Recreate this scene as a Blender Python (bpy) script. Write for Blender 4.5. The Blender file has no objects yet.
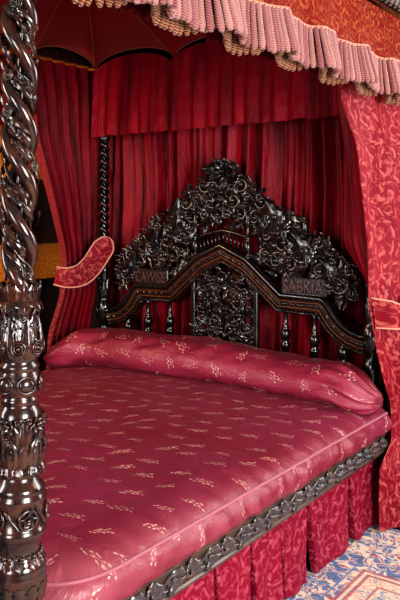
import bpy, math, random
from mathutils import Vector, Matrix, noise
random.seed(7)
PI = math.pi
sin, cos = math.sin, math.cos
SC = bpy.context.scene
COL = SC.collection


def V(*a):
    return Vector(a)


def lin(h):
    h = h.lstrip('#')
    o = []
    for i in (0, 2, 4):
        c = int(h[i:i + 2], 16) / 255
        o.append(c / 12.92 if c <= .04045 else ((c + .055) / 1.055) ** 2.4)
    return (*o, 1)


# ------------------------------------------------------------------ mesh builder
class MB:
    def __init__(s):
        s.v, s.f, s.uv = [], [], {}

    def vert(s, p, uv=None):
        s.v.append((p[0], p[1], p[2]))
        if uv is not None:
            s.uv[len(s.v) - 1] = uv
        return len(s.v) - 1

    def grid(s, nu, nv, fn, uvfn=None, wrap=False):
        idx = []
        for i in range(nu + (0 if wrap else 1)):
            row = []
            for j in range(nv + 1):
                u, v = i / nu, j / nv
                row.append(s.vert(fn(u, v), uvfn(u, v) if uvfn else None))
            idx.append(row)
        n = len(idx)
        for i in range(nu):
            a, b = idx[i], idx[(i + 1) % n]
            for j in range(nv):
                s.f.append((a[j], b[j], b[j + 1], a[j + 1]))
        return idx

    def tube(s, pts, rad, seg=8, cap=True, flat=1.0, up=None):
        pts = [Vector(p) for p in pts]
        n = len(pts)
        if not hasattr(rad, '__len__'):
            rad = [rad] * n
        t0 = (pts[1] - pts[0]).normalized()
        ref = up or (Vector((0, 0, 1)) if abs(t0.z) < .9 else Vector((1, 0, 0)))
        nrm = (ref - t0 * ref.dot(t0)).normalized()
        rings = []
        for i in range(n):
            t = (pts[min(i + 1, n - 1)] - pts[max(i - 1, 0)])
            if t.length < 1e-9:
                t = t0
            t = t.normalized()
            nrm = nrm - t * nrm.dot(t)
            if nrm.length < 1e-6:
                nrm = t.orthogonal()
            nrm.normalize()
            b = t.cross(nrm)
            rings.append([s.vert(pts[i] + nrm * (cos(2 * PI * k / seg) * rad[i] * flat) + b * (sin(2 * PI * k / seg) * rad[i])) for k in range(seg)])
        for i in range(n - 1):
            for k in range(seg):
                s.f.append((rings[i][k], rings[i][(k + 1) % seg], rings[i + 1][(k + 1) % seg], rings[i + 1][k]))
        if cap:
            s.f.append(tuple(rings[0][::-1]))
            s.f.append(tuple(rings[-1]))

    def lathe(s, prof, seg=24, c=(0, 0, 0)):
        # prof: list of (r, z)
        rings = []
        for r, z in prof:
            rings.append([s.vert((c[0] + r * cos(2 * PI * k / seg), c[1] + r * sin(2 * PI * k / seg), c[2] + z)) for k in range(seg)])
        for i in range(len(rings) - 1):
            for k in range(seg):
                s.f.append((rings[i][k], rings[i][(k + 1) % seg], rings[i + 1][(k + 1) % seg], rings[i + 1][k]))
        s.f.append(tuple(rings[0][::-1]))
        s.f.append(tuple(rings[-1]))

    def ball(s, c, r, F=None, sc=(1, 1, 1), nu=8, nv=6):
        # F = (t, k, n) axes
        t, k, n = F or (V(1, 0, 0), V(0, 0, 1), V(0, -1, 0))
        c = Vector(c)
        rings = []
        for j in range(nv + 1):
            th = PI * j / nv
            if j in (0, nv):
                rings.append([s.vert(c + n * (r * sc[2] * cos(th)))])
            else:
                rings.append([s.vert(c + t * (r * sc[0] * sin(th) * cos(2 * PI * i / nu)) + k * (r * sc[1] * sin(th) * sin(2 * PI * i / nu)) + n * (r * sc[2] * cos(th))) for i in range(nu)])
        for j in range(nv):
            a, b = rings[j], rings[j + 1]
            for i in range(nu):
                i2 = (i + 1) % nu
                if len(a) == 1:
                    s.f.append((a[0], b[i], b[i2]))
                elif len(b) == 1:
                    s.f.append((a[i], b[0], a[i2]))
                else:
                    s.f.append((a[i], b[i], b[i2], a[i2]))

    def ring(s, c, R, r, F, sx=1, sy=1, nu=18, nv=6):
        t, k, n = F
        c = Vector(c)
        rows = []
        for i in range(nu):
            a = 2 * PI * i / nu
            d = t * (cos(a) * sx) + k * (sin(a) * sy)
            e = d.normalized()
            rows.append([s.vert(c + d * R + e * (r * cos(2 * PI * j / nv)) + n * (r * sin(2 * PI * j / nv))) for j in range(nv)])
        for i in range(nu):
            for j in range(nv):
                s.f.append((rows[i][j], rows[(i + 1) % nu][j], rows[(i + 1) % nu][(j + 1) % nv], rows[i][(j + 1) % nv]))

    def box(s, lo, hi, bev=0):
        x0, y0, z0 = lo
        x1, y1, z1 = hi
        if bev <= 0:
            i = [s.vert(p) for p in ((x0, y0, z0), (x1, y0, z0), (x1, y1, z0), (x0, y1, z0), (x0, y0, z1), (x1, y0, z1), (x1, y1, z1), (x0, y1, z1))]
            for q in ((3, 2, 1, 0), (4, 5, 6, 7), (0, 1, 5, 4), (1, 2, 6, 5), (2, 3, 7, 6), (3, 0, 4, 7)):
                s.f.append(tuple(i[k] for k in q))
        else:
            b = bev
            rings = []
            for z, o in ((z0, b), (z0 + b, 0), (z1 - b, 0), (z1, b)):
                rings.append([s.vert(p) for p in ((x0 + o + b * (o == 0), y0 + o, z), (x1 - o - b * (o == 0), y0 + o, z), (x1 - o, y0 + o + b * (o == 0), z), (x1 - o, y1 - o - b * (o == 0), z),
                                                  (x1 - o - b * (o == 0), y1 - o, z), (x0 + o + b * (o == 0), y1 - o, z), (x0 + o, y1 - o - b * (o == 0), z), (x0 + o, y0 + o + b * (o == 0), z))])
            for a, c in zip(rings, rings[1:]):
                for k in range(8):
                    s.f.append((a[k], a[(k + 1) % 8], c[(k + 1) % 8], c[k]))
            s.f.append(tuple(rings[0][::-1]))
            s.f.append(tuple(rings[-1]))

    def sweep(s, path, prof, closed=False, cap=True):
        # path: list of (origin, side, up) frames; prof: closed list of (a, b)
        rows = [[s.vert(o + sd * a + up * b) for a, b in prof] for o, sd, up in path]
        n, m = len(rows), len(prof)
        for i in range(n - (0 if closed else 1)):
            for j in range(m):
                s.f.append((rows[i][j], rows[(i + 1) % n][j], rows[(i + 1) % n][(j + 1) % m], rows[i][(j + 1) % m]))
        if cap and not closed:
            s.f.append(tuple(rows[0][::-1]))
            s.f.append(tuple(rows[-1]))

    def build(s, name, m, parent=None, loc=(0, 0, 0), smooth=True, flip=False):
        me = bpy.data.meshes.new(name)
        me.from_pydata(s.v, [], [f[::-1] for f in s.f] if flip else s.f)
        if s.uv:
            ul = me.uv_layers.new(name='UVMap')
            for lp in me.loops:
                ul.data[lp.index].uv = s.uv.get(lp.vertex_index, (0, 0))
        for p in me.polygons:
            p.use_smooth = smooth and len(p.vertices) <= 4
        me.materials.append(m)
        o = bpy.data.objects.new(name, me)
        COL.objects.link(o)
        o.location = loc
        if parent:
            o.parent = parent
        return o


def tag(o, label=None, cat=None, group=None, kind=None):
    for k, v in (('label', label), ('category', cat), ('group', group), ('kind', kind)):
        if v:
            o[k] = v
    return o


def empty(name, loc=(0, 0, 0)):
    o = bpy.data.objects.new(name, None)
    o.empty_display_size = .1
    COL.objects.link(o)
    o.location = loc
    return o


def copy_tree(o, parent=None):
    c = o.copy()
    COL.objects.link(c)
    c.parent = parent
    for ch in list(o.children):
        copy_tree(ch, c)
    return c


def smooth(a, b, x):
    t = max(0, min(1, (x - a) / (b - a)))
    return t * t * (3 - 2 * t)


def interp(tab, x):
    if x <= tab[0][0]:
        return tab[0][1]
    for (a, p), (b, q) in zip(tab, tab[1:]):
        if x <= b:
            return p + (q - p) * (x - a) / (b - a)
    return tab[-1][1]


# ------------------------------------------------------------------ materials
class NT:
    def __init__(s, name):
        s.m = bpy.data.materials.new(name)
        s.m.use_nodes = True
        s.t = s.m.node_tree
        s.b = s.t.nodes['Principled BSDF']

    def n(s, typ, **kw):
        o = s.t.nodes.new(typ)
        for k, v in kw.items():
            if k == 'ins':
                for a, b in v.items():
                    s.put(o.inputs[a], b)
            else:
                setattr(o, k, v)
        return o

    def put(s, sock, v):
        if isinstance(v, bpy.types.NodeSocket):
            s.t.links.new(v, sock)
        else:
            sock.default_value = v

    def math(s, op, a, b=0.0, c=None):
        o = s.n('ShaderNodeMath', operation=op)
        s.put(o.inputs[0], a)
        s.put(o.inputs[1], b)
        if c is not None:
            s.put(o.inputs[2], c)
        return o.outputs[0]

    def mix(s, f, a, b, mode='MIX'):
        o = s.n('ShaderNodeMix', data_type='RGBA', blend_type=mode)
        s.put(o.inputs[0], f)
        s.put(o.inputs[6], a)
        s.put(o.inputs[7], b)
        return o.outputs[2]

    def ramp(s, f, stops, interp_='LINEAR'):
        o = s.n('ShaderNodeValToRGB')
        o.color_ramp.interpolation = interp_
        e = o.color_ramp.elements
        while len(e) < len(stops):
            e.new(.5)
        for k, (p, c) in zip(e, stops):
            k.position = p
            k.color = c if hasattr(c, '__len__') else (c, c, c, 1)
        s.put(o.inputs[0], f)
        return o.outputs[0]

    def noise(s, vec, scale, detail=2, rough=.5, dist=0):
        o = s.n('ShaderNodeTexNoise', ins={'Scale': scale, 'Detail': detail, 'Roughness': rough, 'Distortion': dist})
        if vec is not None:
            s.put(o.inputs['Vector'], vec)
        return o.outputs[0]

    def coord(s, which='Object'):
        return s.n('ShaderNodeTexCoord').outputs[which]

    def mapping(s, vec, scale=(1, 1, 1), rot=(0, 0, 0), loc=(0, 0, 0)):
        o = s.n('ShaderNodeMapping', ins={'Scale': scale, 'Rotation': rot, 'Location': loc})
        s.put(o.inputs['Vector'], vec)
        return o.outputs[0]

    def bump(s, h, strength=.3, dist=.01):
        o = s.n('ShaderNodeBump', ins={'Strength': strength, 'Distance': dist})
        s.put(o.inputs['Height'], h)
        s.put(s.b.inputs['Normal'], o.outputs[0])

    def set(s, **kw):
        names = dict(color='Base Color', rough='Roughness', metal='Metallic', spec='Specular IOR Level', coat='Coat Weight', coatr='Coat Roughness',
                     sheen='Sheen Weight', sheenr='Sheen Roughness', sheent='Sheen Tint', aniso='Anisotropic')
        for k, v in kw.items():
            s.put(s.b.inputs[names[k]], v)
        return s


def wood(name, dark, red, rough=.25, coat=.6, scale=18, red_amt=.5, bumps=.15):
    N = NT(name)
    co = N.coord()
    a = N.noise(co, scale, 4, .6)
    g = N.noise(N.mapping(co, (60, 60, 8)), 1.0, 3, .6)
    f = N.ramp(a, [(.42, 0), (.72, red_amt)])
    N.set(color=N.mix(f, dark, red), rough=N.ramp(g, [(.3, rough * .7), (.7, rough * 1.35)]), coat=coat, coatr=.12)
    N.bump(N.noise(co, scale * 6, 3, .6), bumps, .003)
    return N.m


M = {}
M['wood'] = wood('dark_carved_oak', lin('#151112'), lin('#3a211b'), .24, .6)
M['wood_post'] = wood('polished_carved_oak', lin('#1f1516'), lin('#5c2b1c'), .23, .6, 20, .55, .06)
M['wood_red'] = wood('red_brown_polished_wood', lin('#26100c'), lin('#552415'), .25, .5)
M['wood_black'] = wood('blackened_wood', lin('#0c0a0b'), lin('#241513'), .24, .5)
M['inlay'] = wood('light_inlay_line', lin('#6e4628'), lin('#946542'), .3, .3)


def silk(name, base, dark, hi_sheen=.4, rough=.42, crease=26, strength=.25):
    N = NT(name)
    uv = N.coord('UV')
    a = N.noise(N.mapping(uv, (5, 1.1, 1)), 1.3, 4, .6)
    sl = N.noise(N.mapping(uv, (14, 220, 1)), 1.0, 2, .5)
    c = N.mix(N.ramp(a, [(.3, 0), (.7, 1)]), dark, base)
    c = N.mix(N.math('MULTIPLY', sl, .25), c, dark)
    N.set(color=c, rough=rough, sheen=hi_sheen, sheenr=.3, sheent=base, spec=.14)
    h = N.noise(N.mapping(uv, (crease, crease * .16, 1)), 1.0, 4, .65, .8)
    N.bump(h, strength, .02)
    return N.m


def damask(name, base, base2, motif, scale=9, amount=.75, rough=.55):
    """woven foliage: scrolls wound round scattered centres, leafy edges"""
    N = NT(name)
    uv = N.coord('UV')
    w = N.n('ShaderNodeTexNoise', ins={'Scale': scale * 1.1, 'Detail': 2.0})
    N.put(w.inputs['Vector'], uv)
    off = N.n('ShaderNodeVectorMath', operation='SUBTRACT')
    N.put(off.inputs[0], w.outputs['Color'])
    off.inputs[1].default_value = (.5, .5, .5)
    vv = N.n('ShaderNodeVectorMath', operation='MULTIPLY_ADD')
    N.put(vv.inputs[0], off.outputs[0])
    vv.inputs[1].default_value = (.7 / scale, .7 / scale, 0)
    N.put(vv.inputs[2], uv)
    p = vv.outputs[0]
    masks = []
    for sc, turn, leafn, seed in ((scale, 1.0, 9.0, 0.0), (scale * 1.6, -1.0, 7.0, 5.3)):
        sp = N.n('ShaderNodeVectorMath', operation='ADD')
        N.put(sp.inputs[0], p)
        sp.inputs[1].default_value = (seed, seed * .7, 0)
        vo = N.n('ShaderNodeTexVoronoi', voronoi_dimensions='2D', ins={'Scale': sc, 'Randomness': .75})
        N.put(vo.inputs['Vector'], sp.outputs[0])
        loc = N.n('ShaderNodeVectorMath', operation='SUBTRACT')
        N.put(loc.inputs[0], sp.outputs[0])
        N.put(loc.inputs[1], vo.outputs['Position'])
        sx = N.n('ShaderNodeSeparateXYZ')
        N.put(sx.inputs[0], loc.outputs[0])
        th = N.math('ARCTAN2', sx.outputs[1], sx.outputs[0])
        r = N.math('MULTIPLY', vo.outputs['Distance'], 1.0)
        ph = N.math('ADD', N.math('MULTIPLY', th, turn), N.math('MULTIPLY', r, 15.0))
        spi = N.math('SINE', ph)
        leaf = N.math('MULTIPLY', N.math('SINE', N.math('ADD', N.math('MULTIPLY', th, leafn), N.math('MULTIPLY', r, 26.0))), .42)
        g = N.math('SUBTRACT', N.math('ADD', spi, leaf), N.math('MULTIPLY', r, .9))
        masks.append(N.ramp(g, [(.30, 0), (.46, 1)]))
    f = N.math('MAXIMUM', masks[0], N.math('MULTIPLY', masks[1], .55))
    wear = N.noise(uv, scale * 3, 2)
    f = N.math('MULTIPLY', f, N.ramp(wear, [(.3, .35), (.6, 1)]))
    tone = N.noise(uv, 2.2, 3)
    c = N.mix(N.ramp(tone, [(.35, 0), (.65, 1)]), base, base2)
    c = N.mix(N.math('MULTIPLY', f, amount), c, motif)
    N.set(color=c, rough=rough, sheen=.08, sheenr=.4, sheent=base, spec=.15)
    N.bump(f, .15, .003)
    return N.m


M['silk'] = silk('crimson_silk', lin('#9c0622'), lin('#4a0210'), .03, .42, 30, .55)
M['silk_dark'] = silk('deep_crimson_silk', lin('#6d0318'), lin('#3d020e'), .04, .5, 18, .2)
M['damask'] = damask('crimson_damask', lin('#72081e'), lin('#860d24'), lin('#c2645e'), 6.8, .7)
M['damask_skirt'] = damask('crimson_skirt_damask', lin('#720626'), lin('#840c2c'), lin('#b65468'), 8.5, .68)
M['damask_orange'] = damask('red_gold_damask', lin('#680d13'), lin('#7a1814'), lin('#b0683a'), 12, .7)
M['damask_border'] = damask('red_border_damask', lin('#6a0a18'), lin('#760f1c'), lin('#a04838'), 13, .7)
M['gold_damask'] = damask('gold_wall_damask', lin('#c0601a'), lin('#d07420'), lin('#f2bc50'), 16, .75)


def tester_mat():
    N = NT('tester_lining_cloth')
    co = N.coord()
    a = N.noise(co, 5, 3)
    N.set(color=N.mix(a, lin('#7c0612'), lin('#98101c')), rough=.75, sheen=.05, spec=.2)
    N.bump(N.noise(co, 120, 2), .1, .002)
    return N.m


M['tester'] = tester_mat()


def sprig_silk(name, base, alt, cell=.125, asp=1.0, tall=1.0, lean=.62, spread_=.7, face=lin('#974a56')):
    N = NT(name)
    uv = N.coord('UV')
    sx = N.n('ShaderNodeSeparateXYZ')
    N.put(sx.inputs[0], uv)
    x = N.math('DIVIDE', sx.outputs[0], cell)
    y = N.math('DIVIDE', sx.outputs[1], cell * asp)
    row = N.math('FLOOR', y)
    x = N.math('ADD', x, N.math('MULTIPLY', N.math('MODULO', row, 2.0), .5))
    colm = N.math('FLOOR', x)
    cm = N.n('ShaderNodeCombineXYZ')
    N.put(cm.inputs[0], colm)
    N.put(cm.inputs[1], row)
    wn = N.n('ShaderNodeTexWhiteNoise', noise_dimensions='2D')
    N.put(wn.inputs['Vector'], cm.outputs[0])
    rs = N.n('ShaderNodeSeparateColor')
    N.put(rs.inputs[0], wn.outputs['Color'])
    px = N.math('SUBTRACT', N.math('SUBTRACT', x, colm), N.math('ADD', .28, N.math('MULTIPLY', rs.outputs[0], .44)))
    py = N.math('SUBTRACT', N.math('SUBTRACT', y, row), N.math('ADD', .28, N.math('MULTIPLY', rs.outputs[1], .44)))
    # every sprig lies along one slanting line, some mirrored, with a little turn of its own
    ang = N.math('ADD', lean, N.math('MULTIPLY', N.math('SUBTRACT', rs.outputs[2], .5), spread_))
    ca_, sa_ = N.math('COSINE', ang), N.math('SINE', ang)
    qx = N.math('ADD', N.math('MULTIPLY', px, ca_), N.math('MULTIPLY', py, sa_))
    qy = N.math('SUBTRACT', N.math('MULTIPLY', py, ca_), N.math('MULTIPLY', px, sa_))
    sg = N.math('SUBTRACT', N.math('MULTIPLY', N.math('GREATER_THAN', N.math('FRACT', N.math('MULTIPLY', rs.outputs[0], 7.3)), .5), 2.0), 1.0)
    rnd_ = N.math('FRACT', N.math('MULTIPLY', rs.outputs[1], 13.7))
    zoom = N.math('ADD', .85, N.math('MULTIPLY', rnd_, .55))
    px = N.math('MULTIPLY', qx, zoom)
    py = N.math('MULTIPLY', N.math('MULTIPLY', qy, sg), zoom)
    # slight bend of the stem
    wob = N.noise(uv, 60, 2)
    px = N.math('ADD', px, N.math('MULTIPLY', N.math('SUBTRACT', wob, .5), .05))
    py = N.math('ADD', py, N.math('MULTIPLY', N.math('SUBTRACT', N.noise(N.mapping(uv, (1, 1, 1), loc=(3, 7, 0)), 55, 2), .5), .05))
    tot = None
    els = [(-.33, .03, .05, .026, .5), (-.22, .075, .065, .028, .3), (-.08, .05, .06, .032, -.3), (.04, .10, .06, .028, .4), (.17, .07, .055, .036, -.2), (.30, .11, .05, .03, .5),
           (-.16, -.05, .045, .022, -.4), (-.02, -.075, .075, .026, .2), (.12, -.04, .045, .024, -.3), (.24, -.07, .06, .028, .3), (.0, .0, .26, .010, .12)]
    for (cx, cy, a, b, an) in els:
        dx = N.math('SUBTRACT', px, cx)
        dy = N.math('SUBTRACT', py, cy * tall)
        ca, sa = cos(an), sin(an)
        u = N.math('ADD', N.math('MULTIPLY', dx, ca / a), N.math('MULTIPLY', dy, sa / a))
        a, b = a * 1.0, b * .9
        v = N.math('ADD', N.math('MULTIPLY', dx, -sa / b), N.math('MULTIPLY', dy, ca / b))
        r2 = N.math('ADD', N.math('MULTIPLY', u, u), N.math('MULTIPLY', v, v))
        e = N.math('SUBTRACT', 1.25, r2)
        tot = e if tot is None else N.math('MAXIMUM', tot, e)
    f = N.ramp(tot, [(.05, 0), (.5, 1)])
    mott = N.noise(uv, 90, 2)
    f = N.math('MULTIPLY', f, N.ramp(mott, [(.33, .15), (.55, 1)]))
    f = N.math('MULTIPLY', f, N.ramp(rs.outputs[2], [(0, .55), (.6, 1)]))
    tone = N.noise(uv, 1.6, 3, .55)
    c = N.mix(N.ramp(tone, [(.35, 0), (.68, 1)]), base, alt)
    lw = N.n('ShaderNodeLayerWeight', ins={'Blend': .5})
    c = N.mix(N.ramp(lw.outputs['Facing'], [(.15, .8), (.55, 0)]), c, face)  # pink highlight painted into the colour where the silk faces the viewer
    mcol = N.mix(N.noise(uv, 40, 1), lin('#e09a90'), lin('#f0cdb8'))
    c = N.mix(N.math('MULTIPLY', f, .85), c, mcol)
    N.set(color=c, rough=.38, sheen=.05, sheenr=.3, sheent=lin('#ff9fa8'), spec=.45)
    cr = N.noise(N.mapping(uv, (1, 1.6, 1)), 8, 5, .65, .8)
    h = N.math('ADD', N.math('MULTIPLY', f, .12), cr)
    N.bump(h, .45, .025)
    return N.m


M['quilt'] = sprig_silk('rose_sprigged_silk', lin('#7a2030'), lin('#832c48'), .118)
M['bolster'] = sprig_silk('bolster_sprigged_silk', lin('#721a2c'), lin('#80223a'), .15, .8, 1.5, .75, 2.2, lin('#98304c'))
M['shadow_cloth'] = NT('pleat_shade_cloth').set(color=lin('#24020b'), rough=.9, spec=.05).m  # near-black colour stands in for shadow inside the pleat gaps
M['piping'] = NT('pink_piping_cord').set(color=lin('#a85a6c'), rough=.5, sheen=.2).m
M['cord'] = NT('gold_pink_cord').set(color=lin('#c88a72'), rough=.55, sheen=.3).m
M['rib'] = NT('tester_rib_cord').set(color=lin('#94503e'), rough=.7).m


def fringe_mat():
    N = NT('bullion_fringe_thread')
    uv = N.coord('UV')
    sx = N.n('ShaderNodeSeparateXYZ')
    N.put(sx.inputs[0], uv)
    # u = cord index + angle turn, v = metres down: twisted ply stripes
    tw = N.math('SINE', N.math('ADD', N.math('MULTIPLY', sx.outputs[0], 6.2832 * 2), N.math('MULTIPLY', sx.outputs[1], 800)))
    f = N.ramp(tw, [(0.0, 0), (.55, 1)])
    ci = N.math('FLOOR', sx.outputs[0])
    alt = N.math('FRACT', N.math('MULTIPLY', ci, .381))
    c = N.mix(N.math('ADD', N.math('MULTIPLY', f, .36), N.math('MULTIPLY', alt, .6)), lin('#7e3040'), lin('#c29086'))
    tip = N.ramp(N.math('MULTIPLY', sx.outputs[1], 1.0), [(.152, 0), (.166, 1)])
    c = N.mix(tip, c, N.mix(f, lin('#6a2e20'), lin('#b07c54')))
    N.set(color=c, rough=.6, sheen=.3, spec=.3)
    N.bump(tw, .5, .003)
    return N.m


M['fringe'] = fringe_mat()


def rug_mat():
    N = NT('persian_rug_pile')
    co = N.coord('Object')
    sx = N.n('ShaderNodeSeparateXYZ')
    N.put(sx.inputs[0], co)
    X, Y = sx.outputs[0], sx.outputs[1]
    dist = N.math('MINIMUM', N.math('SUBTRACT', X, -.27), N.math('SUBTRACT', -.10, Y))  # metres inside the left / far edge
    v = N.n('ShaderNodeTexVoronoi', ins={'Scale': 8.0})
    wv = N.n('ShaderNodeVectorMath', operation='MULTIPLY_ADD')
    w = N.n('ShaderNodeTexNoise', ins={'Scale': 7.0, 'Detail': 2.0})
    N.put(w.inputs['Vector'], co)
    N.put(wv.inputs[0], w.outputs['Color'])
    wv.inputs[1].default_value = (.12, .12, 0)
    N.put(wv.inputs[2], co)
    a = N.noise(wv.outputs[0], 10, 1.5, .5, 1.4)
    b = N.noise(wv.outputs[0], 19, 2, .5, 1.2)
    cream, blue, red, pink, dk = lin('#e6d3bb'), lin('#3f6ca6'), lin('#a8323a'), lin('#d48a78'), lin('#2a4474')
    field = N.ramp(a, [(.0, blue), (.36, dk), (.40, blue), (.47, cream), (.50, red), (.52, blue), (.57, cream), (.60, pink), (.63, blue), (.7, blue)], 'CONSTANT')
    field = N.mix(N.ramp(b, [(.56, 0), (.57, 1)], 'CONSTANT'), field, cream)
    inner = N.ramp(b, [(.0, cream), (.42, pink), (.47, cream), (.55, lin('#d9c7b0')), (.6, blue), (.64, cream)], 'CONSTANT')
    isin = N.math('GREATER_THAN', dist, .48)
    c = N.mix(isin, field, inner)
    for d0, d1, cc in ((.0, .03, dk), (.44, .455, red), (.455, .47, cream), (.47, .485, red), (.06, .075, cream), (.40, .41, blue), (.54, .55, red)):
        band = N.math('MULTIPLY', N.math('GREATER_THAN', dist, d0), N.math('LESS_THAN', dist, d1))
        c = N.mix(N.math('MULTIPLY', band, .8), c, cc)
    c = N.mix(N.math('MULTIPLY', N.noise(co, 160, 2), .22), c, lin('#8a6a60'))
    N.set(color=c, rough=.95, sheen=.3, spec=.1)
    N.bump(N.noise(co, 400, 2), .4, .004)
    return N.m


M['rug'] = rug_mat()


def floor_mat():
    N = NT('dark_floorboards')
    co = N.coord()
    br = N.n('ShaderNodeTexBrick', ins={'Scale': 1.0, 'Mortar Size': .004, 'Brick Width': 2.4, 'Row Height': .16, 'Color1': lin('#2c1710'), 'Color2': lin('#38201a'), 'Mortar': lin('#0c0705')})
    N.put(br.inputs['Vector'], N.mapping(co, rot=(0, 0, PI / 2)))
    g = N.noise(N.mapping(co, (40, 3, 1)), 1, 4)
    N.set(color=N.mix(N.math('MULTIPLY', g, .5), br.outputs[0], lin('#1c0d08')), rough=.4)
    return N.m


M['floor'] = floor_mat()


def plain_wall(name, col, rough=.8):
    N = NT(name)
    co = N.coord()
    N.set(color=N.mix(N.noise(co, 3, 4), col, tuple(c * .8 for c in col[:3]) + (1,)), rough=rough)
    return N.m


M['ceil'] = plain_wall('cream_plaster', lin('#8f7a5c'))
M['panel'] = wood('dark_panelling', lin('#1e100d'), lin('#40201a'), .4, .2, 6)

# ------------------------------------------------------------------ carving vocabulary
# a frame maps carving coordinates (x right, y up, h outward) into the scene


def flat_frame(o, t, k, n):
    o, t, k, n = Vector(o), Vector(t), Vector(k), Vector(n)

    def fr(x, y, h=0.0):
        return o + t * x + k * y + n * h
    fr.axes = lambda x, y: (t, k, n)
    return fr


def cyl_frame(cx, cy, a0, rz):
    """wrap a carving on a turned post: x is arc metres at radius rz(y), y is height"""
    def fr(x, y, h=0.0):
        r = rz(y)
        a = a0 + x / max(r, .01)
        return V(cx + cos(a) * (r + h), cy + sin(a) * (r + h), y)

    def axes(x, y):
        a = a0 + x / max(rz(y), .01)
        return (V(-sin(a), cos(a), 0), V(0, 0, 1), V(cos(a), sin(a), 0))
    fr.axes = axes
    return fr


def c_leaf(mb, fr, x, y, ang, L, W, lift=.012, bend=0.0, lobes=3, base=0.0, tip=.6, ns=9):
    """acanthus leaf: raised midrib, lobed edge, tip curling outward"""
    pts = []
    cx, cy, a = x, y, ang
    rows = []
    for i in range(ns + 1):
        s = i / ns
        w = W * (sin(PI * min(1, .12 + .88 * s) ** .8) ** .7) * (1 + .28 * sin(2 * PI * lobes * s)) if s < 1 else .0
        w = max(w, W * .04)
        hm = base + lift * (sin(PI * s * .75) + tip * s * s * 1.2)
        dx, dy = cos(a), sin(a)
        nx, ny = -dy, dx
        row = []
        for q, hh in ((-1, -.5), (-.55, .15), (-.12, .05), (0, .35), (.12, .05), (.55, .15), (1, -.5)):
            row.append(mb.vert(fr(cx + nx * w * q, cy + ny * w * q, hm + lift * hh)))
        rows.append(row)
        st = L / ns
        cx += dx * st
        cy += dy * st
        a += bend / ns
    for r0, r1 in zip(rows, rows[1:]):
        for j in range(6):
            mb.f.append((r0[j], r0[j + 1], r1[j + 1], r1[j]))


def c_scroll(mb, fr, cx, cy, R, a0=0.0, turns=1.6, d=1, thick=.012, rise=.012, leaves=0, base=.004, seg=6):
    """volute: tapering rod winding into a ball, with small leaves on its back"""
    n = int(14 * turns) + 2
    pts, rad = [], []
    for i in range(n + 1):
        s = i / n
        r = R * (1 - s) ** 1.15 * .9 + R * .1
        a = a0 + d * 2 * PI * turns * s
        pts.append(fr(cx + cos(a) * r, cy + sin(a) * r, base + rise * s))
        rad.append(thick * (1 - .55 * s) * (.55 + .45 * min(1, s * 6)))
    mb.tube(pts, rad, seg)
    mb.ball(fr(cx, cy, base + rise), thick * .95, fr.axes(cx, cy), nu=7, nv=5)
    for k in range(leaves):
        s = .02 + .55 * k / max(1, leaves)
        r = R * (1 - s) ** 1.15 * .9 + R * .1
        a = a0 + d * 2 * PI * turns * s
        c_leaf(mb, fr, cx + cos(a) * r, cy + sin(a) * r, a - d * .9, R * .75, R * .24, thick * .8, -d * 1.0, 2, base + .004, ns=6)


def c_flower(mb, fr, x, y, R, n=6, lift=.01, base=.004, rot=0.0):
    for k in range(n):
        a = rot + 2 * PI * k / n
        c_leaf(mb, fr, x + cos(a) * R * .15, y + sin(a) * R * .15, a, R * .9, R * .36, lift, 0, 1, base, .9, ns=5)
    mb.ball(fr(x, y, base + lift), R * .3, fr.axes(x, y), (1, 1, .8))


def c_rosette(mb, fr, x, y, R, base=0.0, petals=6):
    ax = fr.axes(x, y)
    mb.ring(fr(x, y, base + R * .1), R, R * .17, ax)
    mb.ring(fr(x, y, base + R * .18), R * .62, R * .12, ax)
    mb.ball(fr(x, y, base + R * .15), R * .36, ax, (1, 1, .8))
    if petals:
        for k in range(petals):
            a = 2 * PI * k / petals
            mb.ball(fr(x + cos(a) * R * .62, y + sin(a) * R * .62, base + R * .15), R * .24, ax, (1, 1, .7), 6, 4)


# ------------------------------------------------------------------ dimensions (metres): bed axis along Y, head at Y=0
BX = .03                # centre of the bed across
HX = .87                # half width to the post centres
POST_F = -2.15
AZ = -.70               # heading of the front face of the near post

# ------------------------------------------------------------------ the setting
def struct(o):
    o['kind'] = 'structure'
    return o


mb = MB(); mb.box((-2.1, -6.2, -.12), (4.2, .75, 0)); struct(mb.build('floor', M['floor'], smooth=False))
mb = MB(); mb.box((-2.1, -6.2, 3.3), (4.2, .75, 3.4)); struct(mb.build('ceiling', M['ceil'], smooth=False))


def wall_sheet(name, p, q, mat):
    """wall with a damask field, metres in UV; thick box"""
    m = MB()
    p, q = Vector(p), Vector(q)
    L = (q - p).length
    m.grid(2, 2, lambda u, v: p.lerp(q, u) + V(0, 0, 3.3 * v), lambda u, v: (u * L, v * 3.3))
    n = V(-(q - p).y, (q - p).x, 0).normalized() * .1
    m.grid(2, 2, lambda u, v: p.lerp(q, u) + n + V(0, 0, 3.3 * v), lambda u, v: (u * L, v * 3.3))
    return struct(m.build(name, mat, smooth=False))


wall_sheet('wall_left', (-1.6, -6.2, 0), (-1.6, .62, 0), M['gold_damask'])
wall_sheet('wall_back', (-1.6, .62, 0), (4.2, .62, 0), M['gold_damask'])


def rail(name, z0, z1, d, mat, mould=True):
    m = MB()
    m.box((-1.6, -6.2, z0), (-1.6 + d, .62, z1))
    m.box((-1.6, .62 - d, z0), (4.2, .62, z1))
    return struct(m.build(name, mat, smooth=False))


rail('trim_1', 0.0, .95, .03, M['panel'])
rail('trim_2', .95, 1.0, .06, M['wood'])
rail('shade_band', 1.24, 1.68, .035, M['panel'])  # dark band stands in for the shade on the wall above the gold

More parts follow.
